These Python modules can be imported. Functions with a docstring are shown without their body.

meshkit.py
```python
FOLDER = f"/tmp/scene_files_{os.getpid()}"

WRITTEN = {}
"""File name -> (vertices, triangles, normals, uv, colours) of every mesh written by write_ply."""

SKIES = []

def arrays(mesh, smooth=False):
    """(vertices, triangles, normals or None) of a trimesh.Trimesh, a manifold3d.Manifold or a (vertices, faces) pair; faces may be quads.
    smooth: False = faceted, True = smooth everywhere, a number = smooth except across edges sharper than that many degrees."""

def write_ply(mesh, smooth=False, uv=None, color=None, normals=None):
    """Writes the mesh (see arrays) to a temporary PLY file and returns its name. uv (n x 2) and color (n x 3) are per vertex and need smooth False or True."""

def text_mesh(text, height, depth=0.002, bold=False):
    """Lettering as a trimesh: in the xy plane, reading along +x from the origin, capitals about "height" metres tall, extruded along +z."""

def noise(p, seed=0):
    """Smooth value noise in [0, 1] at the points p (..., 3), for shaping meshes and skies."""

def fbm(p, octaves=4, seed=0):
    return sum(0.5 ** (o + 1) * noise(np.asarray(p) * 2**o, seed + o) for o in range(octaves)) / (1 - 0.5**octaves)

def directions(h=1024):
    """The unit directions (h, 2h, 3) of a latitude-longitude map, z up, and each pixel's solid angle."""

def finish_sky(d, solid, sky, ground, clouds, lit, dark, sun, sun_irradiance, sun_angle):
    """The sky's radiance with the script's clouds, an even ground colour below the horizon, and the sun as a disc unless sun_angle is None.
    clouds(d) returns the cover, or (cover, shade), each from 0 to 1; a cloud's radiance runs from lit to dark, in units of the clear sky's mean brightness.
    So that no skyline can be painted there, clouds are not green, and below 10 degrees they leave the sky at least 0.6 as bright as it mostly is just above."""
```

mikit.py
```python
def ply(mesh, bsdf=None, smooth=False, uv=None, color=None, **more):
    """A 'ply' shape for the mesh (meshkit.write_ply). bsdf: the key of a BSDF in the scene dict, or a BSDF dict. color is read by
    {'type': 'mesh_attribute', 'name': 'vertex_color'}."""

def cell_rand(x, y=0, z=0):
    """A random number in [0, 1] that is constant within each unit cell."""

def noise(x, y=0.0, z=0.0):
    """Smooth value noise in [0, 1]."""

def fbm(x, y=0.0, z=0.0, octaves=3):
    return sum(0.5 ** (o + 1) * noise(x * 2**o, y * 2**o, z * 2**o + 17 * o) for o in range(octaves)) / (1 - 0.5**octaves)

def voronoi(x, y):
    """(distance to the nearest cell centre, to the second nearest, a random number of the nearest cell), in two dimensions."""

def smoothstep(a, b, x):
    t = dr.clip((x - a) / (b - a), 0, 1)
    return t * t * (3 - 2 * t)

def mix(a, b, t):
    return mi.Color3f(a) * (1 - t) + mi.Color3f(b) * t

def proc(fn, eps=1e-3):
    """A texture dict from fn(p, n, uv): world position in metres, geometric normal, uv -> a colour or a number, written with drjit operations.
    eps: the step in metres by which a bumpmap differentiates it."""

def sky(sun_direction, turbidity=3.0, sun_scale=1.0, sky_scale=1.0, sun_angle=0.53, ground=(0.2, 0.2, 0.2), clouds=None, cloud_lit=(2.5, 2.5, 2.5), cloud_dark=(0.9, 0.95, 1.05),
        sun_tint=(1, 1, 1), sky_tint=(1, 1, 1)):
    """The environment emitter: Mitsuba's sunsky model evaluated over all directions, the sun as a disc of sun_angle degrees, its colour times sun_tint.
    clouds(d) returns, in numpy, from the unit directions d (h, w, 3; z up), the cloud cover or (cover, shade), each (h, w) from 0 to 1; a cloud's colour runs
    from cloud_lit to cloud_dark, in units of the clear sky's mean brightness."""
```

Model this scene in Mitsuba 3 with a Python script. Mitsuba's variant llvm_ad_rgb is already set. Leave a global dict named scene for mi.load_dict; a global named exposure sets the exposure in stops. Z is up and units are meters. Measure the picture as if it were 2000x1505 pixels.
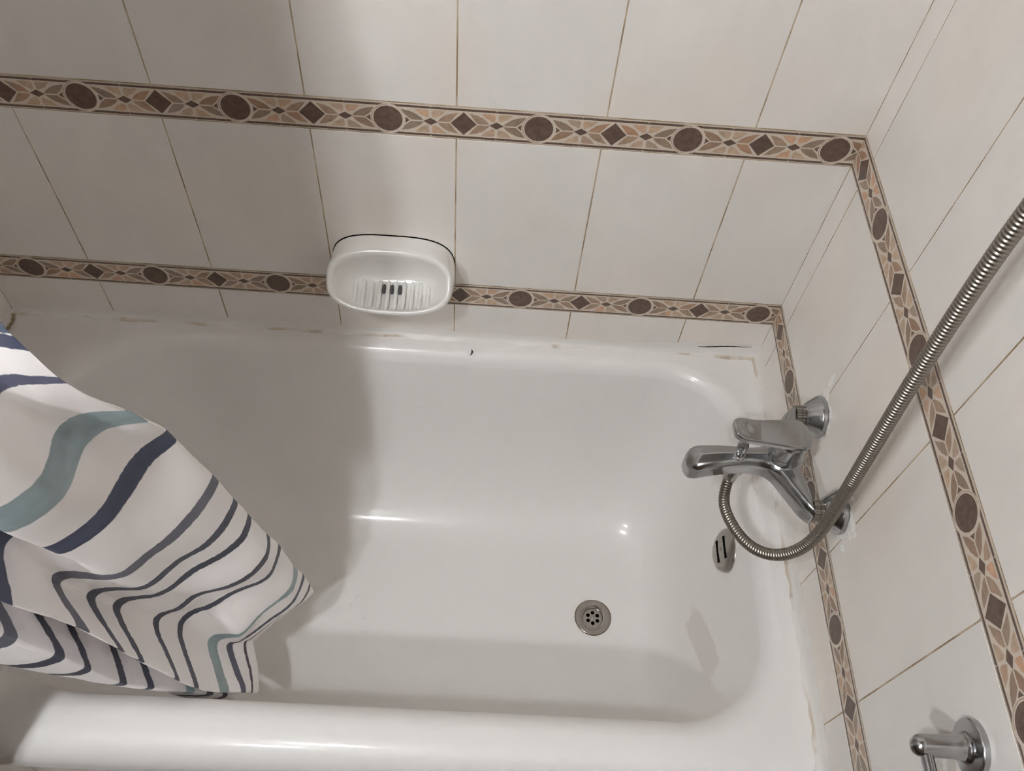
import math, random
import numpy as np, trimesh
import mitsuba as mi
import drjit as dr
import mikit
from mikit import noise, fbm, smoothstep, mix, cell_rand, proc, ply
from scipy.spatial import Delaunay
from scipy.interpolate import CubicSpline
from shapely.geometry import Polygon
from shapely import contains_xy

T = mi.ScalarTransform4f
scene, labels = {'type': 'scene'}, {}

# ---------------------------------------------------------------- camera, light, exposure
CAM = np.array([-0.49222552, -0.94392899, 1.72419419])
FWD = np.array([0.0333, 0.5695, -0.8213])
UP = np.array([-0.0613, 0.8214, 0.5670])
scene['camera'] = {'type': 'perspective', 'fov': 2 * math.degrees(math.atan(1000 / 1670.735)), 'fov_axis': 'x', 'near_clip': 0.02, 'far_clip': 20,
                   'to_world': T().look_at(origin=CAM.tolist(), target=(CAM + FWD).tolist(), up=UP.tolist())}
LAMP = np.array([-1.08, -1.50, 1.92])         # opal globe over the basin on the wall behind the camera
LAMP_RADIANCE = (75.0, 76.5, 78.7)
CEIL = np.array([-0.955, -1.20, 2.29])         # opal globe under the ceiling
CEIL_RADIANCE = (60.0, 61.3, 63.0)
exposure = 3.05

rng = np.random.default_rng(7)


# ---------------------------------------------------------------- helpers
def key_for(name, parent=None):
    k = (parent + '__' if parent else '') + name
    if k not in scene and k not in labels:
        return k
    i = 1
    while f'{k}_{i:03d}' in scene or f'{k}_{i:03d}' in labels:
        i += 1
    return f'{k}_{i:03d}'


def obj(name, mesh, mat, parent=None, smooth=False, label=None, **kw):
    k = key_for(name, parent)
    scene[k] = mesh if isinstance(mesh, dict) else ply(mesh, mat, smooth=smooth, **kw)
    if label:
        labels[k] = {'label': label}
    return k


def thing(name, label, cat, group=None):
    k = key_for(name)
    labels[k] = {'label': label, 'category': cat}
    if group:
        labels[k]['group'] = group
    return k


def struct(name, label, mesh=None, mat=None, smooth=False):
    labels[name] = {'label': label, 'kind': 'structure'}
    if mesh is not None:
        scene[name] = ply(mesh, mat, smooth=smooth)
    return name


def box(x0, x1, y0, y1, z0, z1):
    m = trimesh.creation.box(extents=[x1 - x0, y1 - y0, z1 - z0])
    m.apply_translation([(x0 + x1) / 2, (y0 + y1) / 2, (z0 + z1) / 2])
    return m


def lathe(profile, n=48, axis=(0, 0, 1), at=(0, 0, 0)):
    """profile: (r, h) pairs; revolved about axis."""
    p = np.array(profile, float)
    a = np.linspace(0, 2 * np.pi, n, endpoint=False)
    v = np.concatenate([np.c_[r * np.cos(a), r * np.sin(a), np.full(n, h)] for r, h in p])
    f = []
    for i in range(len(p) - 1):
        for j in range(n):
            k = (j + 1) % n
            f += [[i * n + j, i * n + k, (i + 1) * n + k], [i * n + j, (i + 1) * n + k, (i + 1) * n + j]]
    m = trimesh.Trimesh(v, f, process=False)
    m.merge_vertices()
    m.update_faces(m.nondegenerate_faces())
    m.apply_transform(trimesh.geometry.align_vectors([0, 0, 1], axis))
    m.apply_translation(at)
    m.fix_normals()
    return m


def grid_mesh(P, closed_u=False):
    """P (rows, cols, 3) -> (mesh)"""
    r, c, _ = P.shape
    v = P.reshape(-1, 3)
    f = []
    cc = c if closed_u else c - 1
    for i in range(r - 1):
        for j in range(cc):
            k = (j + 1) % c
            f += [[i * c + j, i * c + k, (i + 1) * c + k], [i * c + j, (i + 1) * c + k, (i + 1) * c + j]]
    return trimesh.Trimesh(v, f, process=False)


def tube(path, r, n=16, cap=True):
    """r: number or array per point"""
    path = np.asarray(path, float)
    r = np.broadcast_to(r, len(path))
    t = np.gradient(path, axis=0)
    t /= np.linalg.norm(t, axis=1, keepdims=True)
    u = np.cross(t[0], [0.3, 0.5, 0.8])
    u /= np.linalg.norm(u)
    rows, a = [], np.linspace(0, 2 * np.pi, n, endpoint=False)
    for i in range(len(path)):
        u = u - t[i] * (u @ t[i])
        u /= np.linalg.norm(u)
        w = np.cross(t[i], u)
        rows.append(path[i] + r[i] * (np.cos(a)[:, None] * u + np.sin(a)[:, None] * w))
    m = grid_mesh(np.array(rows), True)
    if cap:
        v = np.vstack([m.vertices, path[:1], path[-1:]])
        k, last = len(m.vertices), (len(path) - 1) * n
        f = m.faces.tolist()
        for j in range(n):
            f += [[k, (j + 1) % n, j], [k + 1, last + j, last + (j + 1) % n]]
        m = trimesh.Trimesh(v, f, process=False)
    m.fix_normals()
    return m


def bevel_box(w, h, d, b=0.0005):
    """w along X, h along Z, front face at y=0 facing -Y, depth d to +Y, bevelled front edges."""
    x, z = w / 2, h / 2
    v = [[-x, d, -z], [x, d, -z], [x, d, z], [-x, d, z], [-x, b, -z], [x, b, -z], [x, b, z], [-x, b, z],
         [-x + b, 0, -z + b], [x - b, 0, -z + b], [x - b, 0, z - b], [-x + b, 0, z - b]]
    f = [[8, 9, 10], [8, 10, 11]]
    for lo, hi in ((0, 4), (4, 8)):
        for j in range(4):
            k = (j + 1) % 4
            f += [[lo + j, lo + k, hi + k], [lo + j, hi + k, hi + j]]
    return trimesh.Trimesh(v, f, process=False)


def plan_solid(poly, ztop, zbot, edge=0.0016, smooth=None, inset=0.0):
    """A solid over a plan polygon: ztop(x, y, d) with d the distance from the edge, flat underside zbot(x, y), upright side."""
    ring = np.array(poly.exterior.coords)[:-1]
    L = poly.exterior.length
    n = int(L / edge)
    ring = np.array([poly.exterior.interpolate(i / n, normalized=True).coords[0] for i in range(n)])
    x0, y0, x1, y1 = poly.bounds
    pts = [ring]
    for k in (0.0006, 0.0014, 0.0024, 0.0038, 0.0054):
        q = poly.buffer(-k)
        if q.is_empty:
            break
        for g in (q.geoms if q.geom_type == 'MultiPolygon' else [q]):
            m = max(8, int(g.exterior.length / edge))
            pts.append(np.array([g.exterior.interpolate(i / m, normalized=True).coords[0] for i in range(m)]))
    gx, gy = np.meshgrid(np.arange(x0, x1, edge * 1.1), np.arange(y0, y1, edge * 1.1))
    gx[1::2] += edge * 0.55
    g = np.c_[gx.ravel(), gy.ravel()]
    q = poly.buffer(-0.0066)
    if not q.is_empty:
        pts.append(g[contains_xy(q, g[:, 0], g[:, 1])])
    P = np.vstack(pts)
    tri = Delaunay(P).simplices
    c = P[tri].mean(1)
    tri = tri[contains_xy(poly, c[:, 0], c[:, 1])]
    a = P[tri]
    cr = (a[:, 1, 0] - a[:, 0, 0]) * (a[:, 2, 1] - a[:, 0, 1]) - (a[:, 1, 1] - a[:, 0, 1]) * (a[:, 2, 0] - a[:, 0, 0])
    tri[cr < 0] = tri[cr < 0][:, ::-1]
    from shapely import points, distance
    d = distance(poly.exterior, points(P))
    d[:n] = 0
    zt = ztop(P[:, 0], P[:, 1], d)
    zb = zbot(P[:, 0], P[:, 1], d)
    N = len(P)
    v = np.vstack([np.c_[P, zt], np.c_[P, zb]])
    f = tri.tolist() + (tri[:, ::-1] + N).tolist()
    for j in range(n):
        k = (j + 1) % n
        f += [[j, j + N, k + N], [j, k + N, k]]
    m = trimesh.Trimesh(v, f, process=False)
    m.fix_normals()
    return m


def smooth_poly(pts, n=160):
    p = np.vstack([pts, pts[:1]])
    s = np.r_[0, np.cumsum(np.linalg.norm(np.diff(p, axis=0), axis=1))]
    cs = CubicSpline(s, p, bc_type='periodic')
    return Polygon(cs(np.linspace(0, s[-1], n, endpoint=False))).buffer(0)


def spline(pts, n):
    p = np.asarray(pts, float)
    s = np.r_[0, np.cumsum(np.sqrt(np.linalg.norm(np.diff(p, axis=0), axis=1)))]
    return CubicSpline(s, p)(np.linspace(0, s[-1], n))


# ---------------------------------------------------------------- materials
def bsdf(name, d, two=True):
    scene[name] = {'type': 'twosided', 'bsdf': d} if two else d


def rgb(*c):
    return {'type': 'rgb', 'value': list(c)}


def tile_tone(base):
    def fn(p, n, uv):
        big = fbm(p.x * 7 + 3, p.y * 7 + 5, p.z * 7, 3)
        streak = fbm(p.x * 60, p.y * 60, p.z * 14, 2)
        warm = smoothstep(0.45, 0.75, fbm(p.x * 9 + 31, p.y * 9 + 7, p.z * 5 + 11, 2))
        k = 0.93 + 0.10 * big + 0.035 * (streak - 0.5)
        c = mix(mi.Color3f(*base), mi.Color3f(base[0] * 1.02, base[1] * 0.98, base[2] * 0.93), warm * 0.6)
        return c * k
    return fn


for i, base in enumerate([(0.715, 0.688, 0.655), (0.705, 0.681, 0.651), (0.725, 0.694, 0.657)]):
    bsdf(f'mat_tile_{i}', {'type': 'principled', 'base_color': proc(tile_tone(base)), 'roughness': 0.42, 'specular': 0.35})


def grout_fn(p, n, uv):
    k = fbm(p.x * 40, p.y * 40, p.z * 25, 3)
    return mix((0.30, 0.225, 0.14), (0.50, 0.41, 0.30), smoothstep(0.3, 0.7, k))


bsdf('mat_grout', {'type': 'diffuse', 'reflectance': proc(grout_fn)})


def convex(x, y, pts):
    """signed margin (mm, positive inside) of a convex polygon given counter-clockwise"""
    m = mi.Float(1e3)
    for (ax, ay), (bx, by) in zip(pts, pts[1:] + pts[:1]):
        L = math.hypot(bx - ax, by - ay)
        m = dr.minimum(m, ((bx - ax) * (y - ay) - (by - ay) * (x - ax)) / L)
    return m


def ccw(p):
    a = sum(x0 * y1 - x1 * y0 for (x0, y0), (x1, y1) in zip(p, p[1:] + p[:1]))
    return p if a > 0 else p[::-1]


PETALS = [ccw(q) for q in (
    [(52.6, 0.9), (56.5, 6), (63, 11), (72, 15), (83, 17), (77.5, 8), (69.5, 0.9)],
    [(46.0, 7.2), (45.3, 15.5), (47.5, 18.2), (75, 18.4), (62, 12.4), (54, 6.2), (51.0, 2.8)],
    [(6.5, 17.0), (17.2, 2.4), (19, 0.9), (34.5, 0.9), (31, 6), (25.5, 11), (17, 15)],
    [(41.6, 7.2), (42.2, 15.5), (40.0, 18.2), (15.5, 18.6), (26, 12.6), (33.5, 6.2), (36.4, 2.8)])]
TRI = ccw([(70.8, 0), (77.2, 5.2), (76.2, 0), (77.2, -5.2)][:2] + [(77.2, -5.2)])


def border_fn(p, n, uv):
    x0, y0 = uv.x * 200 - 100, (uv.y - 0.5) * 52
    wob = (noise(p.x * 900, p.y * 900, p.z * 900) - 0.5) * 0.5
    x, y = dr.abs(x0), dr.abs(y0)
    quad = dr.select(x0 > 0, 1.0, 0.0) + dr.select(y0 > 0, 2.0, 0.0)
    seed = dr.floor(p.x * 5.3) * 7 + dr.floor(p.y * 5.3) * 3 + dr.floor(p.z * 9)
    mott = fbm(p.x * 160, p.y * 160, p.z * 160, 3)
    cream = mi.Color3f(0.56, 0.485, 0.405) * (0.93 + 0.12 * mott)
    dark = mi.Color3f(0.112, 0.073, 0.055) * (0.75 + 0.5 * mott)
    c = cream
    tans = ((0.27, 0.20, 0.145), (0.48, 0.35, 0.245), (0.345, 0.24, 0.168), (0.49, 0.355, 0.255))
    for i, q in enumerate(PETALS):
        r = cell_rand(seed + i * 5, quad, i)
        t = mi.Color3f(*tans[i])
        t = mix(t, t * mi.Color3f(1.05, 0.88, 0.80), smoothstep(0.5, 1.0, r)) * (0.78 + 0.4 * mott + 0.14 * (r - 0.5))
        t = mix(t, mi.Color3f(0.27, 0.225, 0.185), smoothstep(0.35, 0.0, cell_rand(quad, seed, i)) * 0.55)
        c = mix(c, t, smoothstep(-0.15, 0.45, convex(x, y, q) + wob * 0.5))
    dia = 1 - (x / 17.5 + y / 18.6)
    c = mix(c, dark, smoothstep(0.0, 0.03, dia))
    sd = 1 - (dr.abs(x - 43.7) / 9.8 + y / 6.0)
    c = mix(c, dark * 1.1, smoothstep(0.0, 0.07, sd))
    c = mix(c, dark * 1.2, smoothstep(-0.1, 0.4, convex(x, y, TRI)))
    # edge lines with a notch at each cross joint
    line = 21.7 + dr.maximum(0, 1.6 - dr.abs(x - 43.7)) * -0.9
    c = mix(c, dark, smoothstep(-0.2, 0.3, 1.75 - dr.abs(y - line - 0.2)) * smoothstep(0.0, 0.6, dr.abs(x - 43.7) - 0.2 + (y - 20.6) * 0.8))
    c = mix(c, cream * 0.85, smoothstep(23.8, 24.2, y))
    # the medallion, shared by two neighbouring pieces: drawn over the lines
    r = dr.sqrt(dr.square(100 - x) + dr.square(y * 0.96))
    c = mix(c, cream, smoothstep(23.4, 22.8, r) * smoothstep(25.5, 24.8, y))
    c = mix(c, mi.Color3f(0.36, 0.26, 0.19), smoothstep(0.7, 0.35, dr.abs(r - 21.3)) * dr.select(x0 > 0, 1.0, 0.0))
    c = mix(c, dark * 1.05, smoothstep(19.4, 18.9, r))
    return c


bsdf('mat_border', {'type': 'principled', 'base_color': proc(border_fn), 'roughness': 0.36, 'specular': 0.4})

PATCH = np.array([-0.118, -0.480])


def enamel_fn(p, n, uv):
    k = fbm(p.x * 3, p.y * 3, p.z * 3, 2)
    c = mix((0.725, 0.710, 0.692), (0.74, 0.728, 0.712), k)
    a, b = (p.y + 0.449) * -0.85 + (p.z - 0.257) * 0.52, (p.y + 0.449) * 0.52 + (p.z - 0.257) * 0.85
    r4 = dr.power(dr.power(dr.abs(a) / 0.080, 4) + dr.power(dr.abs(b) / 0.033, 4), 0.25)
    w = smoothstep(1.05, 0.78, r4 + 0.25 * (fbm(p.y * 70, p.z * 70, 0, 3) - 0.5)) * smoothstep(-0.14, -0.12, p.x)
    c = mix(c, mi.Color3f(0.60, 0.555, 0.54), w * 0.7)  # greyish-pink patch on the inner right-front wall
    spots = smoothstep(0.86, 0.9, noise(p.x * 130, p.y * 130, p.z * 130)) * smoothstep(0.7, 0.8, noise(p.x * 17, p.y * 17, p.z * 17))
    return c * (1 - 0.06 * spots)


bsdf('mat_enamel', {'type': 'principled', 'base_color': proc(enamel_fn), 'roughness': 0.5, 'specular': 0.2, 'clearcoat': 1.0, 'clearcoat_gloss': 0.97})
bsdf('mat_ceramic', {'type': 'principled', 'base_color': rgb(0.70, 0.69, 0.665), 'roughness': 0.14, 'specular': 0.5})
bsdf('mat_slot', {'type': 'diffuse', 'reflectance': rgb(0.09, 0.085, 0.085)})
bsdf('mat_grime', {'type': 'diffuse', 'reflectance': rgb(0.11, 0.075, 0.045)})
bsdf('mat_black', {'type': 'diffuse', 'reflectance': rgb(0.008, 0.007, 0.007)})
bsdf('mat_chrome', {'type': 'principled', 'base_color': rgb(0.42, 0.425, 0.43), 'metallic': 1.0, 'roughness': 0.2})


def lime_fn(p, n, uv):
    return 0.10 + 0.22 * fbm(p.x * 120, p.y * 120, p.z * 120, 3)


bsdf('mat_chrome_worn', {'type': 'principled', 'base_color': rgb(0.39, 0.37, 0.345), 'metallic': 1.0, 'roughness': proc(lime_fn)})
bsdf('mat_hose', {'type': 'principled', 'base_color': rgb(0.27, 0.245, 0.215), 'metallic': 1.0, 'roughness': 0.36})
bsdf('mat_hose_gap', {'type': 'principled', 'base_color': rgb(0.10, 0.085, 0.07), 'metallic': 0.6, 'roughness': 0.5})
bsdf('mat_nut', {'type': 'principled', 'base_color': rgb(0.27, 0.25, 0.23), 'metallic': 1.0, 'roughness': 0.32})


def seal_fn(p, n, uv):
    c = mi.Color3f(0.70, 0.685, 0.655)
    k = fbm(p.x * 30, p.y * 30, p.z * 30, 3)
    low = smoothstep(0.509, 0.5045, p.z)
    c = mix(c, mi.Color3f(0.50, 0.41, 0.30), low * smoothstep(0.48, 0.72, k) * 0.8)
    mould = smoothstep(0.66, 0.72, noise(p.x * 95, p.y * 95, p.z * 95)) * smoothstep(0.45, 0.6, k)
    return mix(c, mi.Color3f(0.20, 0.17, 0.13), mould * low * 0.3)


bsdf('mat_sealant', {'type': 'principled', 'base_color': proc(seal_fn), 'roughness': 0.4, 'specular': 0.4})
bsdf('mat_smear', {'type': 'principled', 'base_color': rgb(0.75, 0.735, 0.705), 'roughness': 0.45, 'specular': 0.3})
bsdf('mat_paint', {'type': 'diffuse', 'reflectance': rgb(0.16, 0.145, 0.13)})
bsdf('mat_wall_paint', {'type': 'diffuse', 'reflectance': rgb(0.10, 0.085, 0.07)})
bsdf('mat_floor', {'type': 'principled', 'base_color': rgb(0.16, 0.12, 0.09), 'roughness': 0.4})
bsdf('mat_added_door', {'type': 'principled', 'base_color': rgb(0.085, 0.05, 0.03), 'roughness': 0.45})

# fabric: v is the height of the printed stripe on the curtain, u runs along the hem
STRIPES = [  # v, half width, colour, wobble
    (1.288, 0.030, (0.070, 0.090, 0.125), 0.5), (1.238, 0.010, (0.060, 0.070, 0.12), 0.3), (1.18, 0.0062, (0.090, 0.095, 0.145), 0.5), (1.055, 0.030, (0.255, 0.325, 0.345), 0.25),
    (0.935, 0.0195, (0.045, 0.056, 0.098), 0.25), (0.795, 0.0115, (0.125, 0.128, 0.158), 0.2), (0.712, 0.0095, (0.060, 0.066, 0.090), 0.2),
    (0.652, 0.0080, (0.050, 0.056, 0.080), 0.2), (0.567, 0.0080, (0.060, 0.063, 0.088), 0.25), (0.505, 0.0065, (0.058, 0.063, 0.088), 0.2),
    (0.417, 0.0078, (0.25, 0.32, 0.33), 0.7), (0.37, 0.0062, (0.070, 0.076, 0.11), 0.5), (0.33, 0.0050, (0.060, 0.040, 0.065), 0.3),
    (1.373, 0.02, (0.07, 0.085, 0.13), 0.3), (1.473, 0.03, (0.175, 0.245, 0.27), 0.3), (1.603, 0.02, (0.05, 0.06, 0.10), 0.3), (1.753, 0.012, (0.06, 0.065, 0.09), 0.3), (1.903, 0.025, (0.175, 0.245, 0.27), 0.3)]


def fabric_fn(p, n, uv):
    u, v = uv.x, uv.y
    c = mi.Color3f(0.80, 0.772, 0.765)
    ed = (noise(u * 260, v * 260) - 0.5) * 0.0016
    for i, (v0, w, col, wb) in enumerate(STRIPES):
        ww = w * (1 + wb * (2 * noise(u * 9 + i * 13.7, i * 3.1) - 1))
        pig = 0.82 + 0.5 * fbm(u * 45 + i * 7, v * 45, 0, 3)
        m = smoothstep(0.0016, -0.0006, dr.abs(v - v0) - ww + ed)
        c = mix(c, mi.Color3f(*col) * pig, m)
    return c


bsdf('mat_fabric', {'type': 'principled', 'base_color': proc(fabric_fn), 'roughness': 0.5, 'specular': 0.3, 'sheen': 0.2})

# ---------------------------------------------------------------- room shell
W, H, J = 0.2, 0.3, 0.0019
XL, XR, YF, ZF, ZC = -1.33, -2.5, -1.64, -0.06, 2.36   # XL: end wall of the tub, XR: far side of the room
A_TOP, A_BOT, B_TOP, B_BOT = 1.0, 0.9472, 0.6476, 0.5948
struct('floor', 'brown floor outside the bathtub', box(XR, 0, YF, 0, ZF - 0.1, ZF), 'mat_floor')
struct('ceiling', 'bathroom ceiling in a dark tone that cuts bounced light', box(XR, 0, YF, 0, ZC, ZC + 0.1), 'mat_paint')  # ceiling tone lowered to cut the light it bounces back
D_SUB = 0.0005   # grout face lies this far behind the tile faces
struct('wall_back', 'long white tiled wall behind the bathtub with two brown border bands', box(XL - 0.1, 0.1, D_SUB, 0.1, ZF - 0.1, ZC + 0.1), 'mat_grout')
struct('wall_right', 'white tiled wall with two brown border bands behind the bath tap', box(D_SUB, 0.1, YF - 0.1, D_SUB, ZF - 0.1, ZC + 0.1), 'mat_grout')
struct('wall_left', 'tiled wall at the left end of the bathtub', box(XL - 0.1, XL - D_SUB, -0.80, D_SUB, ZF - 0.1, ZC + 0.1), 'mat_grout')
struct('wall_side', 'plain wall at the far side of the bathroom', box(XR - 0.1, XR, YF - 0.1, 0.1, ZF - 0.1, ZC + 0.1), 'mat_wall_paint')
struct('wall_front', 'plain wall opposite the bathtub', box(XR - 0.1, 0.1, YF - 0.1, YF, ZF - 0.1, ZC + 0.1), 'mat_wall_paint')
struct('added_door_1', 'added dark wooden door opposite the bathtub that darkens the chrome reflections', box(-0.78, -0.06, YF + 0.001, YF + 0.03, ZF, 1.98), 'mat_added_door')  # guessed door, added to give the chrome something dark to reflect

tile_cache = {}


def place_tile(wall, a, b, z0, z1, kind='tile'):
    """a tile spanning a..b along its wall (a < b), z0..z1"""
    a, b = (a if a > XL + 1e-6 else a - J * 0.4), (b if b < -1e-6 else b + J * 0.42)
    w, h = round(b - a - J, 4), round(z1 - z0 - J, 4)
    if w < 0.004:
        return
    var = int(rng.integers(3))
    ck = (w, h, kind, var)
    if ck not in tile_cache:
        m = bevel_box(w, h, 0.0055)
        if kind == 'tile':
            tile_cache[ck] = ply(m, f'mat_tile_{var}', smooth=False)
        else:
            tile_cache[ck] = None
    c, zc = (a + b) / 2, (z0 + z1) / 2
    tilt = rng.normal(0, 0.0006, 2)
    off = rng.normal(0, 0.00012)
    if wall == 'wall_back':
        M = T().translate([c, off, zc])
    elif wall == 'wall_right':
        M = T().translate([off, c, zc]).rotate([0, 0, 1], -90)
    elif wall == 'wall_left':
        M = T().translate([XL - off, c, zc]).rotate([0, 0, 1], 90)
    else:
        M = T().translate([c, -0.716 + off, zc])
    M = M @ T().rotate([0, 0, 1], math.degrees(tilt[0])).rotate([1, 0, 0], math.degrees(tilt[1]))
    scene[key_for('tile', wall)] = {**tile_cache[ck], 'to_world': M}


border_cache = {}


def place_border(wall, a, b, u0, u1, z0, z1):
    """one border piece; u0..u1 is the stretch of the printed pattern it carries"""
    w, h = b - a, z1 - z0 - J * 0.8
    if w < 0.004:
        return
    ck = (round(w, 4), round(h, 4), round(u0, 4), round(u1, 4))
    if ck not in border_cache:
        m = bevel_box(w, h, 0.0055, 0.0003)
        v = m.vertices
        uv = np.c_[u0 + (v[:, 0] / w + 0.5) * (u1 - u0), v[:, 2] / (z1 - z0) + 0.5]
        border_cache[ck] = ply(m, 'mat_border', smooth=False, uv=uv)
    c, zc, off = (a + b) / 2, (z0 + z1) / 2, rng.normal(-0.0004, 0.0001)
    if wall == 'wall_back':
        M = T().translate([c, off, zc])
    elif wall == 'wall_right':
        M = T().translate([off, c, zc]).rotate([0, 0, 1], -90)
    else:
        M = T().translate([XL - off, c, zc]).rotate([0, 0, 1], 90)
    scene[key_for('border_tile', wall)] = {**border_cache[ck], 'to_world': M}


ROWS = [(B_BOT - 2 * H, B_BOT - H), (B_BOT - H, B_BOT), (B_TOP, A_BOT), (A_TOP, A_TOP + H), (A_TOP + H, A_TOP + 2 * H), (A_TOP + 2 * H, A_TOP + 3 * H), (A_TOP + 3 * H, A_TOP + 4 * H), (A_TOP + 4 * H, ZC)]


def cols(joints, lo, hi):
    e = sorted({lo, hi, *[j for j in joints if lo < j < hi]})
    return list(zip(e[:-1], e[1:]))


backcols = cols([-(0.1501 + W * k) for k in range(8)], XL, 0)
rightcols = cols([-(0.0453 + W * k) for k in range(10)], YF, 0)
leftcols = cols([-(0.0453 + W * k) for k in range(10)], -0.80, 0)
for z0, z1 in ROWS[1:]:
    for a, b in backcols:
        place_tile('wall_back', a, b, z0, z1)
    for a, b in rightcols:
        place_tile('wall_right', a, b, z0, z1)
    for a, b in leftcols:
        place_tile('wall_left', a, b, z0, z1)
PH = {'wall_back': -0.0325, 'wall_right': -0.1385, 'wall_left': -0.1385}
BP = 0.2032   # border pieces follow one another at this pitch
for z0, z1 in ((A_BOT, A_TOP), (B_BOT, B_TOP)):
    for wall, lo in (('wall_back', XL), ('wall_right', YF), ('wall_left', -0.80)):
        for a, b in cols([PH[wall] - BP * k for k in range(10)], lo, 0):
            base = PH[wall] + BP * math.floor((a - PH[wall]) / BP + 1e-6)
            u0, u1 = (a - base) / BP, (b - base) / BP
            if wall == 'wall_right':
                u0, u1 = 1 - u1, 1 - u0
            place_border(wall, a, b, u0, u1, z0, z1)

# tiles on the free end of the short wall
for z0, z1 in [(ZF, ROWS[1][0])] + ROWS[1:] + [(A_BOT, A_TOP), (B_BOT, B_TOP)]:
    obj('tile', box(XL - 0.0995, XL, -0.8065, -0.8005, z0 + J / 2, z1 - J / 2), 'mat_tile_0', 'wall_left')

# tiled front of the bath
struct('wall_apron', 'tiled front panel under the outer rim of the bathtub', box(XL, 0, -0.7144, -0.70, ZF, 0.436), 'mat_grout')
for z0, z1 in ((-0.06, 0.155), (0.155, 0.436)):
    for a, b in cols([-(0.11 + W * k) for k in range(8)], XL, 0):
        place_tile('wall_apron', a, b, z0, z1)

# ---------------------------------------------------------------- bathtub
tub = thing('bathtub', 'white enamelled bathtub filling the corner between the tiled walls', 'bathtub')
DR = np.array([-0.2504, -0.3573])


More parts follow.
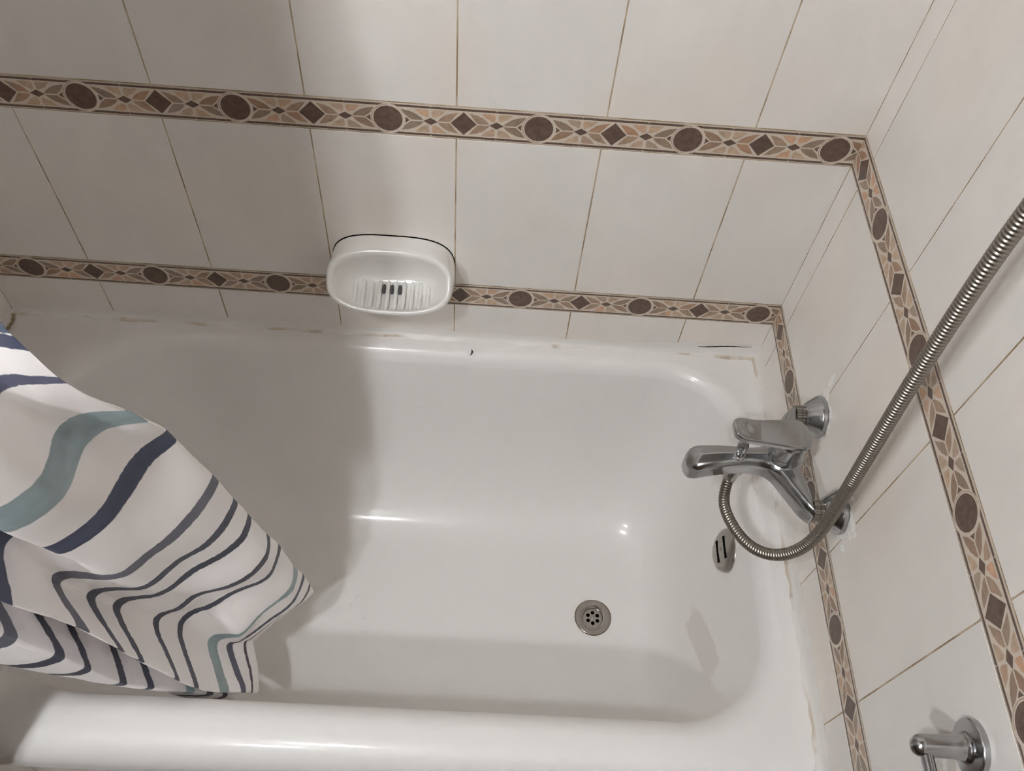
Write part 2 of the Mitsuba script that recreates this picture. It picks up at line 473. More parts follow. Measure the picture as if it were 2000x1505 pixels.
def rrect(xl, xr, yf, yb, rl, rr, n=22):
    """closed ring, starting at front-left going right; different corner radii at the left and right end"""
    def arc(cx, cy, r, a0, a1):
        a = np.linspace(a0, a1, n, endpoint=False)
        return np.c_[cx + r * np.cos(a), cy + r * np.sin(a)]

    def seg(p, q):
        t = np.linspace(0, 1, n, endpoint=False)[:, None]
        return np.array(p) * (1 - t) + np.array(q) * t
    h = np.pi / 2
    my = (yf + yb) / 2
    return np.vstack([seg((xl + rl, yf), (xr - rr, yf)), arc(xr - rr, yf + rr, rr, -h, 0), seg((xr, yf + rr), (xr, yb - rr)), arc(xr - rr, yb - rr, rr, 0, h),
                      seg((xr - rr, yb), (xl + rl, yb)), arc(xl + rl, yb - rl, rl, h, 2 * h), seg((xl, yb - rl), (xl, yf + rl)), arc(xl + rl, yf + rl, rl, 2 * h, 3 * h)])


rings = []
OX0, OX1, OY0, OY1 = XL + 0.003, -0.0012, -0.7285, -0.0012
for q in np.linspace(0, 1, 10):                                # outer roll on the front edge, plain edge at the walls
    a = q * np.pi / 2
    yf = OY0 + 0.042 * (1 - math.cos(a))
    zf = 0.458 + 0.045 * math.sin(a)
    r2 = rrect(OX0, OX1, yf, OY1, 0.006, 0.006)
    z = np.full(len(r2), 0.458 + 0.045 * min(1, q * 1.6))
    z = np.where(r2[:, 1] < yf + 0.001, zf, np.where(q < 1, z, 0.503))
    rings.append(np.c_[r2, z])
rings.insert(0, np.c_[rings[0][:, :2] + np.array([0, 0]), np.full(len(rings[0]), 0.440)])
LIP0 = (-1.285, -0.030, -0.672, -0.018, 0.25, 0.145)           # where the flat rim starts to turn down
LIP1 = (-1.245, -0.056, -0.638, -0.046, 0.24, 0.135)
outer = (OX0, OX1, OY0 + 0.042, OY1, 0.006, 0.006)
for q in (0.3, 0.65, 0.92):
    p = [o + (l - o) * q for o, l in zip(outer, LIP0)]
    rings.append(np.c_[rrect(*p), np.full(len(rings[0]), 0.503)])
for q in np.linspace(0, 1, 9):
    a = q * np.radians(68)
    s = math.sin(a) / math.sin(np.radians(68))
    p = [o + (l - o) * s for o, l in zip(LIP0, LIP1)]
    rings.append(np.c_[rrect(*p), np.full(len(rings[0]), 0.503 - 0.026 * (1 - math.cos(a)) / (1 - math.cos(np.radians(68))))])
DR_, DL_, DF_, DB_ = 0.125, 0.36, 0.150, 0.185
ZL, ZB = 0.477, 0.101
for t in np.linspace(0, 1, 42)[1:]:
    B = np.array([(0, ZL), (0.13, 0.300), (0.22, ZB), (1, ZB)])
    w = np.array([(1 - t) ** 3, 3 * t * (1 - t) ** 2, 3 * t * t * (1 - t), t ** 3])
    i, z = w @ B
    xl, xr, yf, yb, rl, rr = LIP1
    rings.append(np.c_[rrect(xl + DL_ * i, xr - DR_ * i, yf + DF_ * i, yb - DB_ * i, rl + (0.12 - rl) * i, rr + (0.075 - rr) * i), np.full(len(rings[0]), z)])
fl = rings[-1]
ang = np.arctan2(fl[:, 1] - DR[1], fl[:, 0] - DR[0])
hole = np.c_[DR[0] + 0.027 * np.cos(ang), DR[1] + 0.027 * np.sin(ang), np.full(len(fl), 0.0985)]
for q in np.linspace(0, 1, 9)[1:]:
    rings.append(fl * (1 - q) + hole * q)
rings.append(np.c_[hole[:, :2], np.full(len(fl), 0.06)])
tubmesh = grid_mesh(np.array(rings)[::-1], True)
obj('basin', tubmesh, 'mat_enamel', tub, smooth=50)

drain = obj('drain', lathe([(0.026, -0.004), (0.0345, 0.0), (0.0345, 0.0012), (0.0325, 0.0022), (0.024, 0.0016), (0.0195, 0.0002), (0.0188, -0.004), (0.0185, -0.012)], 64, at=(DR[0], DR[1], 0.0990)), 'mat_chrome_worn', tub, smooth=35,
            label='round chrome drain in the tub floor')
# strainer plate with six round holes
st = Polygon([(0.0186 * math.cos(a), 0.0186 * math.sin(a)) for a in np.linspace(0, 2 * np.pi, 64, endpoint=False)])
for k in range(6):
    a = math.radians(90 + 60 * k)
    st = st.difference(Polygon([(0.0105 * math.cos(a) + 0.0036 * math.cos(b), 0.0105 * math.sin(a) + 0.0036 * math.sin(b)) for b in np.linspace(0, 2 * np.pi, 24, endpoint=False)]))
sm = trimesh.creation.extrude_polygon(st, 0.0018)
sm.apply_translation([DR[0], DR[1], 0.0945])
obj('strainer', sm, 'mat_chrome_worn', drain)
a_ = np.linspace(0, 2 * np.pi, 65)
obj('grime_ring', tube(np.c_[DR[0] + 0.0350 * np.cos(a_), DR[1] + 0.0350 * np.sin(a_), np.full(65, 0.0994)], 0.0009 + 0.0003 * np.sin(a_ * 3), 6, cap=False), 'mat_grime', drain)
obj('screw', lathe([(0, 0.0014), (0.002, 0.0012), (0.0036, 0.0004), (0.0038, 0)], 24, at=(DR[0], DR[1], 0.0963)), 'mat_chrome', drain, smooth=40)
obj('drain_pipe', lathe([(0.0186, 0), (0.0186, 0.03)], 32, at=(DR[0], DR[1], 0.052)), 'mat_black', drain)
obj('sump', lathe([(0.0186, 0), (0, 0)], 32, at=(DR[0], DR[1], 0.0525)), 'mat_black', drain)

# overflow plate on the end wall of the tub
OVC = np.array([-0.0635, -0.3375, 0.400])
OVN = np.array([-0.955, 0.0, 0.30])
OVN /= np.linalg.norm(OVN)
ofm = lathe([(0.0375, -0.006), (0.0375, 0.002), (0.0365, 0.0055), (0.033, 0.0085), (0.026, 0.0118), (0, 0.0132)], 64)
ov = trimesh.Trimesh(ofm.vertices, ofm.faces)
Rz = np.eye(4)
zx = OVN
yx = np.array([0, 1.0, 0])
xx = np.cross(yx, zx)
Rz[:3, 0], Rz[:3, 1], Rz[:3, 2], Rz[:3, 3] = xx, yx, zx, OVC
ov.apply_transform(Rz)
over = obj('overflow_plate', ov, 'mat_chrome_worn', tub, smooth=35, label='round chrome overflow plate with two slots')
for sx in (-1, 1):
    s = trimesh.creation.box(extents=[0.0050, 0.039, 0.0016])
    s.apply_translation([sx * 0.0105, 0.0, 0.0122])
    s.apply_transform(Rz)
    obj('slot', s, 'mat_black', over)
s = lathe([(0, 0.0148), (0.002, 0.0144), (0.0026, 0.0125)], 20)
s.apply_transform(Rz)
obj('screw', s, 'mat_chrome_worn', over, smooth=40)


# sealant beads between tub and walls
def bead(path_fn, n, h_fn, seed):
    P = []
    for i in range(n):
        s = i / (n - 1)
        h = h_fn(s)
        w = 0.0085 + 0.0015 * math.sin(s * 47 + seed) + 0.001 * math.sin(s * 131 + seed)
        prof = [(0.0, h), (0.0004, h - 0.0015), (0.0012, h * 0.5), (0.0030, 0.0062), (0.0055, 0.0034), (w, 0.0012), (w + 0.001, -0.001)]
        P.append([path_fn(s, d, z) for d, z in prof])
    return grid_mesh(np.array(P))


def wob(s, k):
    return 0.5 + 0.5 * math.sin(s * 31 * k + k) * math.sin(s * 57 + 2 * k)


sb = bead(lambda s, d, z: (XL + 0.002 + (-0.002 - XL) * s, -d, 0.503 + z), 500, lambda s: 0.014 + 0.006 * wob(s, 1.3) + 0.017 * max(0, (s - 0.82) / 0.18) ** 0.5 * (0.7 + 0.5 * wob(s, 3.1)), 0.4)
struct('trim_1', 'white silicone seal between the bathtub and the long tiled wall', sb, 'mat_sealant', 45)
sr = bead(lambda s, d, z: (-d, -0.002 - 0.725 * s, 0.503 + z), 300, lambda s: 0.026 + 0.008 * wob(s, 2.2) - 0.006 * s, 1.7)
sr.invert()
struct('trim_2', 'white silicone seal between the bathtub and the wall with the tap', sr, 'mat_sealant', 45)
sl = bead(lambda s, d, z: (XL + d, -0.002 - 0.725 * s, 0.503 + z), 200, lambda s: 0.010 + 0.004 * wob(s, 1.9), 2.6)
struct('trim_3', 'stained silicone seal at the left end of the bathtub', sl, 'mat_sealant', 45)
obj('crack', tube(spline([(-0.112, -0.0016, 0.5235), (-0.085, -0.0022, 0.5265), (-0.060, -0.0022, 0.530), (-0.035, -0.0024, 0.5315), (-0.018, -0.0026, 0.533)], 30), np.interp(np.linspace(0, 1, 30), [0, 0.2, 0.6, 1], [0.0003, 0.0008, 0.0007, 0.0002]), 6), 'mat_black', 'trim_1',
    label='dark crack in the silicone near the corner')
obj('mould_stain', tube(spline([(XL + 0.006, -0.012, 0.507), (XL + 0.010, -0.03, 0.506), (XL + 0.008, -0.05, 0.5065), (XL + 0.009, -0.075, 0.506)], 24), 0.0022 + 0.001 * np.sin(np.arange(24) * 1.7), 6), 'mat_grout', 'trim_3', smooth=True)

hair = thing('hair', 'tiny dark curved hair lying on the back rim of the bathtub', 'hair')
obj('strand', tube(spline([(-0.5195, -0.0395, 0.5048), (-0.5165, -0.0345, 0.5050), (-0.516, -0.0300, 0.5050), (-0.5175, -0.0265, 0.5048)], 16), np.interp(np.linspace(0, 1, 16), [0, 0.5, 1], [0.0003, 0.0014, 0.0004]), 6), 'mat_black', hair)

# ---------------------------------------------------------------- soap dish
dish = thing('soap_dish', 'white ceramic soap dish with ribbed tray fixed to the tiled wall over the tub', 'soap dish')
NT = 96
th = np.linspace(0, 2 * np.pi, NT, endpoint=False)


def sup(c, e):
    return np.sign(c) * np.abs(c) ** (2 / e)


CX = -0.648


def dring(a, yt, zt, yb, zb, e=2.6, sx=0.0):
    """closed ring: semi-axis a along x, from top point (yt, zt) to bottom point (yb, zb)"""
    c, s = sup(np.cos(th), e), sup(np.sin(th), e)
    k = (s + 1) / 2
    return np.c_[CX + sx + a * c, yb + (yt - yb) * k, zb + (zt - zb) * k]


dr_rings = [dring(0.0975, 0.0, 0.7510, 0.0, 0.603, 3.2), dring(0.0985, -0.006, 0.7515, -0.012, 0.606, 3.1), dring(0.0985, -0.016, 0.7515, -0.040, 0.622, 2.9), dring(0.0985, -0.024, 0.7512, -0.070, 0.648, 2.75),
            dring(0.0983, -0.0290, 0.7502, -0.092, 0.6690, 2.7), dring(0.0965, -0.0315, 0.7485, -0.0985, 0.6770, 2.7), dring(0.0930, -0.0340, 0.7460, -0.0990, 0.6830, 2.65),
            dring(0.0880, -0.0345, 0.7415, -0.0945, 0.6835, 2.6), dring(0.0835, -0.0310, 0.7340, -0.0895, 0.6780, 2.6), dring(0.0815, -0.0225, 0.7200, -0.0850, 0.6680, 2.6),
            dring(0.0765, -0.0190, 0.7020, -0.0800, 0.6640, 2.6), dring(0.0710, -0.0185, 0.6850, -0.0760, 0.6625, 2.6), dring(0.064, -0.0215, 0.6760, -0.0720, 0.6620, 2.6), dring(0.045, -0.030, 0.6715, -0.062, 0.6630, 2.5), dring(0.02, -0.040, 0.6685, -0.052, 0.6650, 2.3), dring(0.0005, -0.046, 0.667, -0.0465, 0.667, 2)]
dm = grid_mesh(np.array(dr_rings), True)
dm.fix_normals()
obj('bowl', dm, 'mat_ceramic', dish, smooth=True)
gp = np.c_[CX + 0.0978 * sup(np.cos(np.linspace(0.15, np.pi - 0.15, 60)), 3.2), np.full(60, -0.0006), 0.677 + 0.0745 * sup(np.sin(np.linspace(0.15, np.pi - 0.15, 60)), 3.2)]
obj('gap_shade', tube(gp, 0.0010, 6), 'mat_black', dish, label='thin dark strip for the shadow between the dish and the wall')  # black tube laid in as the shadow line above the dish
for k in range(10):
    x = CX - 0.058 + 0.0129 * k
    y0, y1 = -0.024, -0.0800 + 0.004 * abs(k - 4.5) ** 1.4 / 4
    z0, z1 = 0.6742, 0.6642
    pth = np.array([[x, y0 + (y1 - y0) * q, z0 + (z1 - z0) * q] for q in np.linspace(0, 1, 14)])
    rr = 0.0036 * np.sqrt(np.clip(1 - (2 * np.linspace(0, 1, 14) - 1) ** 8, 0.02, 1))
    obj('rib', tube(pth, rr, 12), 'mat_ceramic', dish, smooth=50)
for k in (3, 4, 5):
    x = CX - 0.058 + 0.0129 * (k + 0.5)
    s = tube([[x, -0.034, 0.6745], [x, -0.037, 0.6738], [x, -0.048, 0.6712], [x, -0.050, 0.6707]], [0.0012, 0.0025, 0.0025, 0.0012], 10)
    obj('drain_slot', s, 'mat_slot', dish, smooth=50)

# ---------------------------------------------------------------- bath tap
tap = thing('bath_tap', 'chrome single lever bath mixer tap on the right tiled wall above the overflow', 'tap')
TY = -0.3365
half = [(-0.0395, 0.0880), (-0.050, 0.0815), (-0.061, 0.0660), (-0.071, 0.0490), (-0.081, 0.0320), (-0.092, 0.0205), (-0.106, 0.0160), (-0.126, 0.0155), (-0.155, 0.0180), (-0.178, 0.0198), (-0.1930, 0.0188), (-0.1985, 0.0140)]
backp = [(-0.0380, 0.0660), (-0.0400, 0.0480), (-0.0450, 0.0280), (-0.0480, 0.012)]
outl = [(x, TY - y) for x, y in half] + [(x, TY + y) for x, y in half[::-1]] + [(x, TY + y) for x, y in backp] + [(x, TY - y) for x, y in backp[::-1]]
bp = smooth_poly(np.array(outl), 300)


def drop(x):
    q = np.clip((-0.125 - x) / 0.075, 0, 1)
    return -0.016 * q ** 2


def body_top(x, y, d):
    wide = np.clip((x + 0.135) / 0.06, 0, 1)
    q = np.clip(d / 0.0075, 0, 1)
    return 0.7040 + drop(x) + (0.0115 + 0.004 * wide) * np.sqrt(1 - (1 - q) ** 2) + 0.005 * np.clip(d / 0.02, 0, 1)


def body_bot(x, y, d):
    q = np.clip(d / 0.008, 0, 1)
    return 0.6905 + drop(x) * 1.25 - 0.006 * np.sqrt(1 - (1 - q) ** 2)


body = obj('body', plan_solid(bp, body_top, body_bot), 'mat_chrome', tap, smooth=38)
# cartridge dome under the lever
dome = lathe([(0.0275, -0.004), (0.0275, 0.003), (0.0262, 0.0045), (0.0238, 0.006), (0.0240, 0.012), (0.0236, 0.018), (0.0235, 0.0185), (0.0228, 0.0187), (0.0228, 0.0195), (0.0236, 0.0200), (0.0234, 0.040), (0.0220, 0.0500), (0.018, 0.0560), (0, 0.058)], 56, axis=(-0.10, 0, 1), at=(-0.070, TY, 0.7175))
obj('dome', dome, 'mat_chrome', tap, smooth=35)
LY = TY - 0.0015
levh = [(-0.0525, 0.0120), (-0.060, 0.0195), (-0.072, 0.0225), (-0.088, 0.0215), (-0.108, 0.0190), (-0.132, 0.0175), (-0.150, 0.0160), (-0.1575, 0.0115)]
lev = smooth_poly(np.array([(-0.0495, LY)] + [(x, LY + y) for x, y in levh] + [(-0.1595, LY)] + [(x, LY - y) for x, y in levh[::-1]]), 220)


def lev_z(x):
    return 0.7770 + 0.0075 * np.clip((-0.122 - x) / 0.038, 0, 1) ** 1.3 - 0.012 * np.clip((x + 0.072) / 0.022, 0, 1) ** 2


def lev_top(x, y, d):
    q = np.clip(d / 0.0026, 0, 1)
    dim = np.exp(-(((x + 0.143) / 0.0070) ** 2 + ((y - LY) / 0.0070) ** 2)) * 0.0020
    return lev_z(x) + 0.0030 * np.sqrt(1 - (1 - q) ** 2) - dim + 0.0025 * np.clip(1 - ((y - LY) / 0.024) ** 2, 0, 1)


obj('lever', plan_solid(lev, lev_top, lambda x, y, d: lev_z(x) - 0.0045 - 0.002 * np.clip(d / 0.004, 0, 1)), 'mat_chrome', tap, smooth=35)
obj('diverter_knob', lathe([(0.0085, 0), (0.0085, 0.002), (0.0055, 0.0035), (0.0050, 0.012), (0.0062, 0.0145), (0.0075, 0.018), (0.0075, 0.029), (0.0060, 0.0315), (0, 0.032)], 32, axis=(-0.08, 0, 1), at=(-0.133, TY - 0.003, 0.7165)), 'mat_chrome', tap, smooth=35)
obj('hose_outlet', lathe([(0.0095, 0), (0.0105, 0.002), (0.0115, 0.012), (0.0145, 0.016), (0.0145, 0.026)], 32, at=(-0.130, TY - 0.001, 0.665)), 'mat_chrome_worn', tap, smooth=35)
obj('aerator', lathe([(0, 0), (0.009, 0), (0.0095, 0.001), (0.0095, 0.012)], 32, at=(-0.182, TY, 0.662)), 'mat_nut', tap, smooth=35)
FZ = 0.707
for fy in (-0.2605, -0.4130):
    fl_ = obj('wall_flange', lathe([(0.0300, 0.0022), (0.0305, 0.003), (0.0305, 0.0075), (0.0295, 0.0095), (0.0270, 0.013), (0.0225, 0.0195), (0.0185, 0.0250), (0.0165, 0.0268), (0.0140, 0.0270)], 64, axis=(-1, 0, 0), at=(0, fy, FZ)), 'mat_chrome', tap, smooth=35)
    obj('dark_gap_disc', lathe([(0.0, -0.001), (0.0285, -0.001), (0.0285, 0.0026), (0.0, 0.0026)], 48, axis=(-1, 0, 0), at=(0, fy, FZ)), 'mat_black', fl_)  # black disc put in for the dark gap between flange and wall
    # knurled union nut
    a = np.linspace(0, 2 * np.pi, 72, endpoint=False)
    r = 0.0140 + 0.0007 * np.sign(np.sin(a * 12))
    P = np.array([np.c_[np.full(72, -x), fy + r * s * np.cos(a), FZ + r * s * np.sin(a)] for x, s in ((0.0255, 0.9), (0.0258, 1), (0.0325, 1), (0.0328, 0.93), (0.0338, 0.93), (0.0341, 1), (0.0405, 1), (0.0410, 0.9))])
    nm = grid_mesh(P, True)
    nm.fix_normals()
    obj('union_nut', nm, 'mat_nut', tap, smooth=25)


# lumps of old sealant round the flanges
def smear(cy, cz, r_fn, name='sealant_smear', h=0.0022, seed=0):
    n, m = 90, 12
    a = np.linspace(0, 2 * np.pi, n, endpoint=False)
    R = np.array([r_fn(t) for t in a])
    R = R * (1 + 0.05 * np.sin(a * 7 + seed) + 0.03 * np.sin(a * 17 + 2 * seed))
    P = []
    for k in range(m):
        q = 1 - k / (m - 1)
        hh = h * (1 - q ** 6) * (0.8 + 0.35 * np.sin(a * 9 + k + seed) * np.sin(a * 4 - k)) if k else np.full(n, -0.0004)
        P.append(np.c_[-np.broadcast_to(hh, n), cy + R * q * np.cos(a), cz + R * q * np.sin(a)])
    mm = grid_mesh(np.array(P), True)
    mm.invert()
    obj(name, mm, 'mat_smear', 'wall_right', smooth=True)


def bump(t, c, w, hgt):
    d = (t - c + np.pi) % (2 * np.pi) - np.pi
    return hgt * math.exp(-(d / w) ** 2)


smear(-0.2605, FZ, lambda t: 0.0325 + bump(t, 0.9, 0.35, 0.012) + bump(t, 2.2, 0.6, 0.003), seed=1)
smear(-0.4130, FZ, lambda t: 0.0330 + bump(t, 2.6, 0.45, 0.014) + bump(t, 4.0, 0.4, 0.006) + bump(t, 1.6, 0.2, 0.010), seed=2.3)
smear(-0.2330, 0.7560, lambda t: 0.006 + bump(t, 1.4, 0.4, 0.012) + bump(t, 4.4, 0.5, 0.006), h=0.0016, seed=3.1)
smear(-0.4520, 0.7170, lambda t: 0.006 + bump(t, 1.9, 0.35, 0.016) + bump(t, 5.0, 0.5, 0.008), h=0.0016, seed=4.4)
smear(-0.4560, 0.6870, lambda t: 0.005 + bump(t, 2.6, 0.6, 0.005), h=0.0018, seed=5.9)

# ---------------------------------------------------------------- shower hose
hose = thing('shower_hose', 'ribbed metal shower hose looping from under the tap up along the right wall', 'hose')




HP = [(-0.1300, -0.3375, 0.672), (-0.1306, -0.3400, 0.6584), (-0.1375, -0.3647, 0.6440), (-0.1361, -0.4058, 0.6507), (-0.1182, -0.4514, 0.6685), (-0.0936, -0.4772, 0.7004), (-0.0740, -0.4836, 0.7516), (-0.0710, -0.4797, 0.8335),
      (-0.0808, -0.4750, 0.9695), (-0.0889, -0.4690, 1.0968), (-0.0960, -0.4665, 1.2173), (-0.0970, -0.4640, 1.2968), (-0.0970, -0.4680, 1.420), (-0.0900, -0.480, 1.580), (-0.075, -0.490, 1.684)]
HP[0] = (-0.1301, -0.3380, 0.6655)
path = spline(HP, 4000)
seg = np.r_[0, np.cumsum(np.linalg.norm(np.diff(path, axis=0), axis=1))]
LH = seg[-1]
pitch = 0.0044
ns = int(LH / pitch * 8)
ss = np.linspace(0, LH, ns)
path = np.c_[[np.interp(ss, seg, path[:, k]) for k in range(3)]].T
ph = (ss / pitch) % 1
rad = 0.0080 - 0.0017 * np.clip(np.abs(ph - 0.5) * 2.6 - 0.55, 0, 1) ** 1.2
obj('tube', tube(path, rad, 20), 'mat_hose', hose, smooth=60)
d0 = path[12] - path[0]
obj('end_nut', lathe([(0.0083, -0.004), (0.0100, -0.003), (0.0100, 0.010), (0.0090, 0.013), (0.0083, 0.015)], 32, axis=d0 / np.linalg.norm(d0), at=path[0] + [0, 0, 0.0]), 'mat_chrome_worn', hose, smooth=35)
brk = thing('shower_bracket', 'chrome shower hose bracket high on the right tiled wall above the tap', 'bracket')
obj('wall_plate', lathe([(0.024, 0), (0.024, 0.006), (0.020, 0.009), (0, 0.010)], 40, axis=(-1, 0, 0), at=(0, -0.49, 1.72)), 'mat_chrome', brk, smooth=35)
obj('arm', lathe([(0.009, 0), (0.009, 0.052), (0.008, 0.056), (0, 0.057)], 32, axis=(-1, 0, 0), at=(-0.004, -0.49, 1.72)), 'mat_chrome', brk, smooth=35)
obj('holder', lathe([(0.0085, -0.028), (0.013, -0.022), (0.0145, 0.02), (0.011, 0.024), (0, 0.024)], 32, axis=(0.2, 0, 1), at=(-0.068, -0.49, 1.712)), 'mat_chrome', brk, smooth=35)

# ---------------------------------------------------------------- towel rail (near end)
rail = thing('towel_rail', 'chrome towel rail on its round wall plate at the lower right', 'towel rail')
RY, RZ = -0.7475, 0.8790
for k, ry in enumerate((RY, RY - 0.44)):
    obj('wall_plate', lathe([(0.0275, 0.0), (0.0275, 0.0055), (0.0265, 0.0070), (0.0255, 0.0075), (0.0180, 0.0085), (0.0150, 0.0090), (0.0150, 0.0110), (0.0138, 0.0125), (0.0118, 0.0140), (0.0112, 0.016)], 64, axis=(-1, 0, 0), at=(0, ry, RZ)), 'mat_chrome', rail, smooth=30)
    obj('post', lathe([(0.0128, 0.013), (0.0118, 0.017), (0.0110, 0.024), (0.0106, 0.052)] + [(0.0106 * math.cos(a), 0.052 + 0.0106 * math.sin(a)) for a in np.linspace(0.1, np.pi / 2, 14)], 56, axis=(-1, 0, 0), at=(0, ry, RZ)), 'mat_chrome', rail, smooth=40)
obj('bar', tube([(-0.049, RY - 0.004, RZ), (-0.049, RY - 0.436, RZ)], 0.0062, 28), 'mat_chrome', rail, smooth=40)

# ---------------------------------------------------------------- shower curtain
curt = thing('shower_curtain', 'white shower curtain with wavy navy and teal stripes bunched in the tub', 'curtain')
ROWSC = {   # stripe height -> plan (x, y) from the far silhouette fold round the folds to the near ridge
    0.300: ([(-0.761, -0.41), (-0.775, -0.43), (-0.799, -0.45), (-0.822, -0.474)], [(-0.84, -0.494)], [(-0.845, -0.5)], [(-0.84, -0.515)], [(-0.823, -0.582)]),
    0.329: ([(-0.763, -0.41), (-0.771, -0.438), (-0.799, -0.463), (-0.821, -0.485)], [(-0.84, -0.504)], [(-0.849, -0.51)], [(-0.844, -0.531)], [(-0.825, -0.589)]),
    0.370: ([(-0.768, -0.411), (-0.776, -0.452), (-0.807, -0.486), (-0.83, -0.509)], [(-0.845, -0.522)], [(-0.855, -0.526)], [(-0.861, -0.539)], [(-0.827, -0.6)]),
    0.417: ([(-0.773, -0.418), (-0.771, -0.444), (-0.787, -0.469), (-0.813, -0.496)], [(-0.836, -0.529)], [(-0.853, -0.531)], [(-0.875, -0.547)], [(-0.844, -0.613)]),
    0.505: ([(-0.785, -0.422), (-0.787, -0.455), (-0.8, -0.476), (-0.834, -0.494)], [(-0.862, -0.514)], [(-0.879, -0.522)], [(-0.899, -0.554)], [(-0.858, -0.631)]),
    0.567: ([(-0.79, -0.433), (-0.785, -0.458), (-0.796, -0.486), (-0.828, -0.511)], [(-0.87, -0.526)], [(-0.89, -0.546)], [(-0.912, -0.569)], [(-0.866, -0.638)]),
    0.652: ([(-0.798, -0.444), (-0.799, -0.47), (-0.823, -0.501), (-0.854, -0.524)], [(-0.879, -0.552)], [(-0.905, -0.561)], [(-0.935, -0.58)], [(-0.887, -0.641)]),
    0.712: ([(-0.802, -0.451), (-0.808, -0.481), (-0.826, -0.513), (-0.853, -0.535)], [(-0.881, -0.568)], [(-0.911, -0.575)], [(-0.944, -0.591)], [(-0.891, -0.647)]),
    0.795: ([(-0.806, -0.463), (-0.814, -0.496), (-0.836, -0.537), (-0.858, -0.563)], [(-0.881, -0.588)], [(-0.918, -0.593)], [(-0.951, -0.605)], [(-0.906, -0.654)]),
    0.935: ([(-0.817, -0.489), (-0.836, -0.515), (-0.848, -0.556), (-0.859, -0.588)], [(-0.896, -0.621)], [(-0.926, -0.592)], [(-0.951, -0.619)], [(-0.927, -0.671)]),
    1.055: ([(-0.802, -0.542), (-0.836, -0.547), (-0.853, -0.573), (-0.852, -0.614)], [(-0.892, -0.652)], [(-0.927, -0.608)], [(-0.957, -0.634)], [(-0.944, -0.685)]),
    1.180: ([(-0.807, -0.587), (-0.836, -0.589), (-0.854, -0.6), (-0.858, -0.637)], [(-0.888, -0.672)], [(-0.923, -0.629)], [(-0.954, -0.653)], [(-0.946, -0.703)]),
    1.265: ([(-0.812, -0.598), (-0.85, -0.594), (-0.882, -0.607), (-0.893, -0.639)], [(-0.924, -0.666)], [(-0.963, -0.621)], [(-0.999, -0.643)], [(-0.999, -0.688)]),
    1.500: ([(-0.846, -0.605), (-0.885, -0.6), (-0.92, -0.605), (-0.94, -0.63)], [(-0.975, -0.655)], [(-1.015, -0.615)], [(-1.055, -0.63)], [(-1.07, -0.668)]),
    2.020: ([(-0.85, -0.64), (-0.885, -0.635), (-0.915, -0.638), (-0.94, -0.652)], [(-0.975, -0.672)], [(-1.015, -0.64)], [(-1.055, -0.655)], [(-1.085, -0.68)])}
LEFT = {0.30: [(-0.91, -0.545), (-0.855, -0.590), (-0.940, -0.600), (-1.06, -0.600)], 0.46: [(-0.945, -0.560), (-0.905, -0.624), (-0.975, -0.618), (-1.10, -0.640)],
        0.51: [(-0.955, -0.575), (-0.920, -0.634), (-0.985, -0.632), (-1.115, -0.650)], 0.58: [(-0.970, -0.585), (-0.935, -0.645), (-1.00, -0.645), (-1.13, -0.655)],
        0.70: [(-1.000, -0.600), (-0.955, -0.655), (-1.03, -0.668), (-1.145, -0.665)], 0.83: [(-1.030, -0.605), (-0.985, -0.665), (-1.065, -0.682), (-1.16, -0.675)],
        1.07: [(-1.055, -0.620), (-1.030, -0.685), (-1.105, -0.695), (-1.175, -0.685)], 1.50: [(-1.10, -0.63), (-1.11, -0.685), (-1.155, -0.695), (-1.185, -0.67)], 2.02: [(-1.115, -0.655), (-1.145, -0.69), (-1.185, -0.685), (-1.21, -0.655)]}
lk = np.array(sorted(LEFT))
lv = np.array([LEFT[k] for k in lk])
zk = np.array(sorted(ROWSC))
ctrl = []
for z in zk:
    a = ROWSC[z]
    main = [q for part in a for q in part]
    left = [(np.interp(z, lk, lv[:, j, 0]), np.interp(z, lk, lv[:, j, 1])) for j in range(4)]
    s0 = np.array(main[0])
    w = np.clip((z - 0.3) / 1.7, 0, 1)
    curl = [s0 + (-0.100, 0.030 - 0.015 * w), s0 + (-0.055, 0.026 - 0.014 * w), s0 + (-0.014, 0.010 - 0.006 * w)]
    v2 = np.clip((z - 1.0) / 0.9, 0, 1)
    end = [(-1.215 - 0.02 * v2, -0.785 + 0.10 * v2), (np.interp(z, [0.30, 0.42, 0.55, 0.83, 1.5, 2.02], [-1.086, -1.062, -1.042, -1.015, -1.10, -1.275]), -0.775 + 0.105 * v2)]  # unseen outer fold, added to throw shade on the left rim
    ctrl.append(np.array(curl + main + left + end))
ctrl = np.array(ctrl)                                  # (rows, points, 2)
nc = ctrl.shape[1]
cpar = np.arange(nc)
fine_u = np.concatenate([np.linspace(i, i + 1, 14, endpoint=False) for i in range(nc - 1)] + [[nc - 1]])
from scipy.interpolate import PchipInterpolator
rowsf = np.array([np.c_[CubicSpline(cpar, c[:, 0])(fine_u) * 0.45 + PchipInterpolator(cpar, c[:, 0])(fine_u) * 0.55, CubicSpline(cpar, c[:, 1])(fine_u) * 0.45 + PchipInterpolator(cpar, c[:, 1])(fine_u) * 0.55] for c in ctrl])
zs = np.unique(np.r_[np.linspace(0.30, 1.25, 150), np.linspace(1.25, 2.02, 30)])
G = np.array([PchipInterpolator(zk, rowsf[:, j, :])(zs) for j in range(len(fine_u))]).transpose(1, 0, 2)
Z = np.repeat(zs[:, None], len(fine_u), 1)
lift = np.clip((fine_u - (nc - 4.3)) / 1.0, 0, 1)      # the far left folds stay above the rim; the unseen outer one shades it
lift = lift * lift * (3 - 2 * lift)
Z = Z * (1 - lift) + (0.545 + (Z - 0.30) * (2.02 - 0.545) / (2.02 - 0.30)) * lift
Gx, Gy = G[..., 0].copy(), G[..., 1].copy()
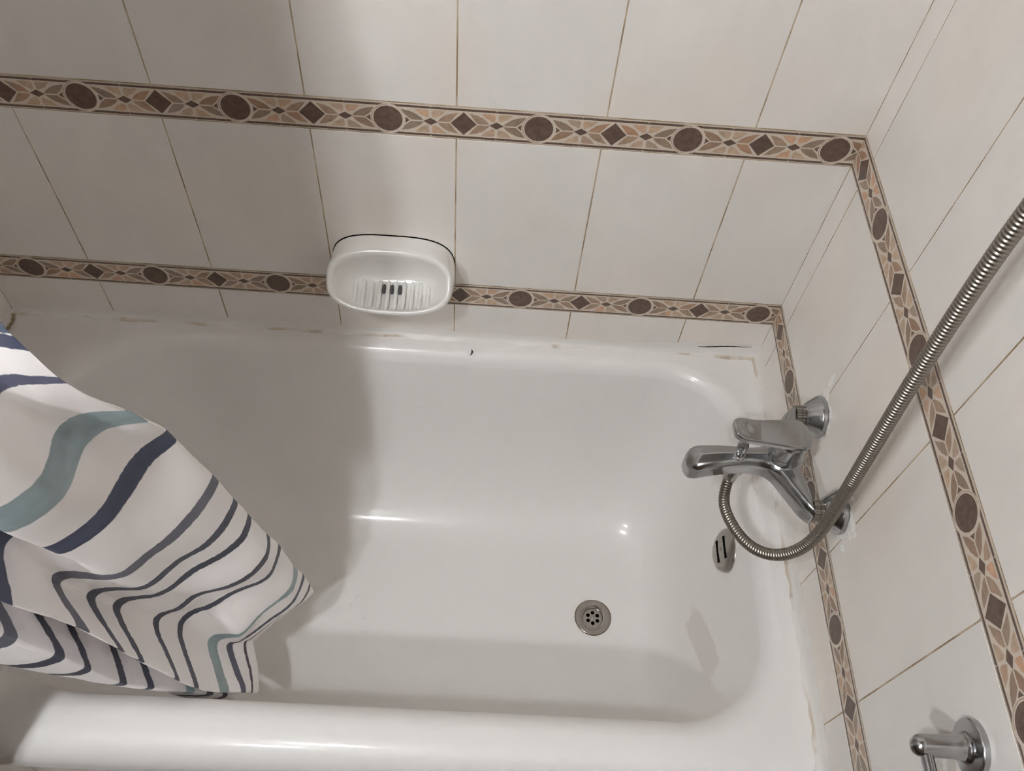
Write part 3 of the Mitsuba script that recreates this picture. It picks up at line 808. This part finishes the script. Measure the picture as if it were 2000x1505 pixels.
arc = np.r_[0, np.cumsum(np.linalg.norm(np.diff(rowsf[list(zk).index(0.795)], axis=0), axis=1))]
import meshkit
pp = np.c_[np.repeat(arc[None], len(zs), 0).ravel() * 9, Z.ravel() * 5, np.zeros(Z.size)]
wr = (meshkit.fbm(pp) - 0.5).reshape(Z.shape) * 0.008
wr += (np.abs(meshkit.fbm(pp * np.array([3.2, 2.2, 1]) + 7.7) - 0.5)).reshape(Z.shape) * 0.006
Gy += wr
Gx += wr * 0.5
P = np.dstack([Gx, Gy, Z])
cm = grid_mesh(P)
uv = np.c_[np.repeat(arc[None], len(zs), 0).ravel(), np.repeat(zs[:, None], len(fine_u), 1).ravel()]
obj('sheet', cm, 'mat_fabric', curt, smooth=True, uv=uv)
rod = thing('curtain_rod', 'chrome shower curtain rod across the room above the outer rim of the tub', 'curtain rod')
obj('tube', tube([(XL + 0.001, -0.662, 2.06), (-0.001, -0.662, 2.06)], 0.0125, 28), 'mat_chrome', rod, smooth=40)
for k in range(7):
    a = np.linspace(0, 2 * np.pi, 33)
    x = -0.87 - 0.058 * k
    obj('ring', tube(np.c_[np.full(33, x), -0.662 + 0.023 * np.sin(a), 2.048 + 0.029 * np.cos(a)], 0.0018, 8, cap=False), 'mat_chrome', curt, smooth=True)

# ---------------------------------------------------------------- lamps behind the camera
lamp = thing('wall_lamp', 'wall lamp with one opal globe on the wall opposite the tub', 'lamp')
obj('wall_plate', lathe([(0.05, 0), (0.05, 0.012), (0.044, 0.018), (0, 0.02)], 40, axis=(0, 1, 0), at=(LAMP[0], YF + 0.0005, LAMP[2])), 'mat_chrome', lamp, smooth=35)
g = trimesh.creation.icosphere(3, 0.035)
g.apply_translation(LAMP)
k = obj('globe', g, 'mat_paint', lamp, smooth=True)
scene[k]['emitter'] = {'type': 'area', 'radiance': rgb(*LAMP_RADIANCE)}
obj('arm', tube([LAMP + [0, -0.034, 0], [LAMP[0], YF + 0.018, LAMP[2]]], 0.010, 20), 'mat_chrome', lamp, smooth=40)
clamp = thing('ceiling_lamp', 'ceiling lamp with a round opal globe above the bathroom floor', 'lamp')
obj('base', lathe([(0.035, 0), (0.035, -0.012), (0.026, -0.026), (0.022, -0.036)], 40, at=(CEIL[0], CEIL[1], ZC - 0.0005)), 'mat_chrome', clamp, smooth=35)
g = trimesh.creation.icosphere(3, 0.045)
g.apply_translation(CEIL)
k = obj('globe', g, 'mat_paint', clamp, smooth=True)
scene[k]['emitter'] = {'type': 'area', 'radiance': rgb(*CEIL_RADIANCE)}
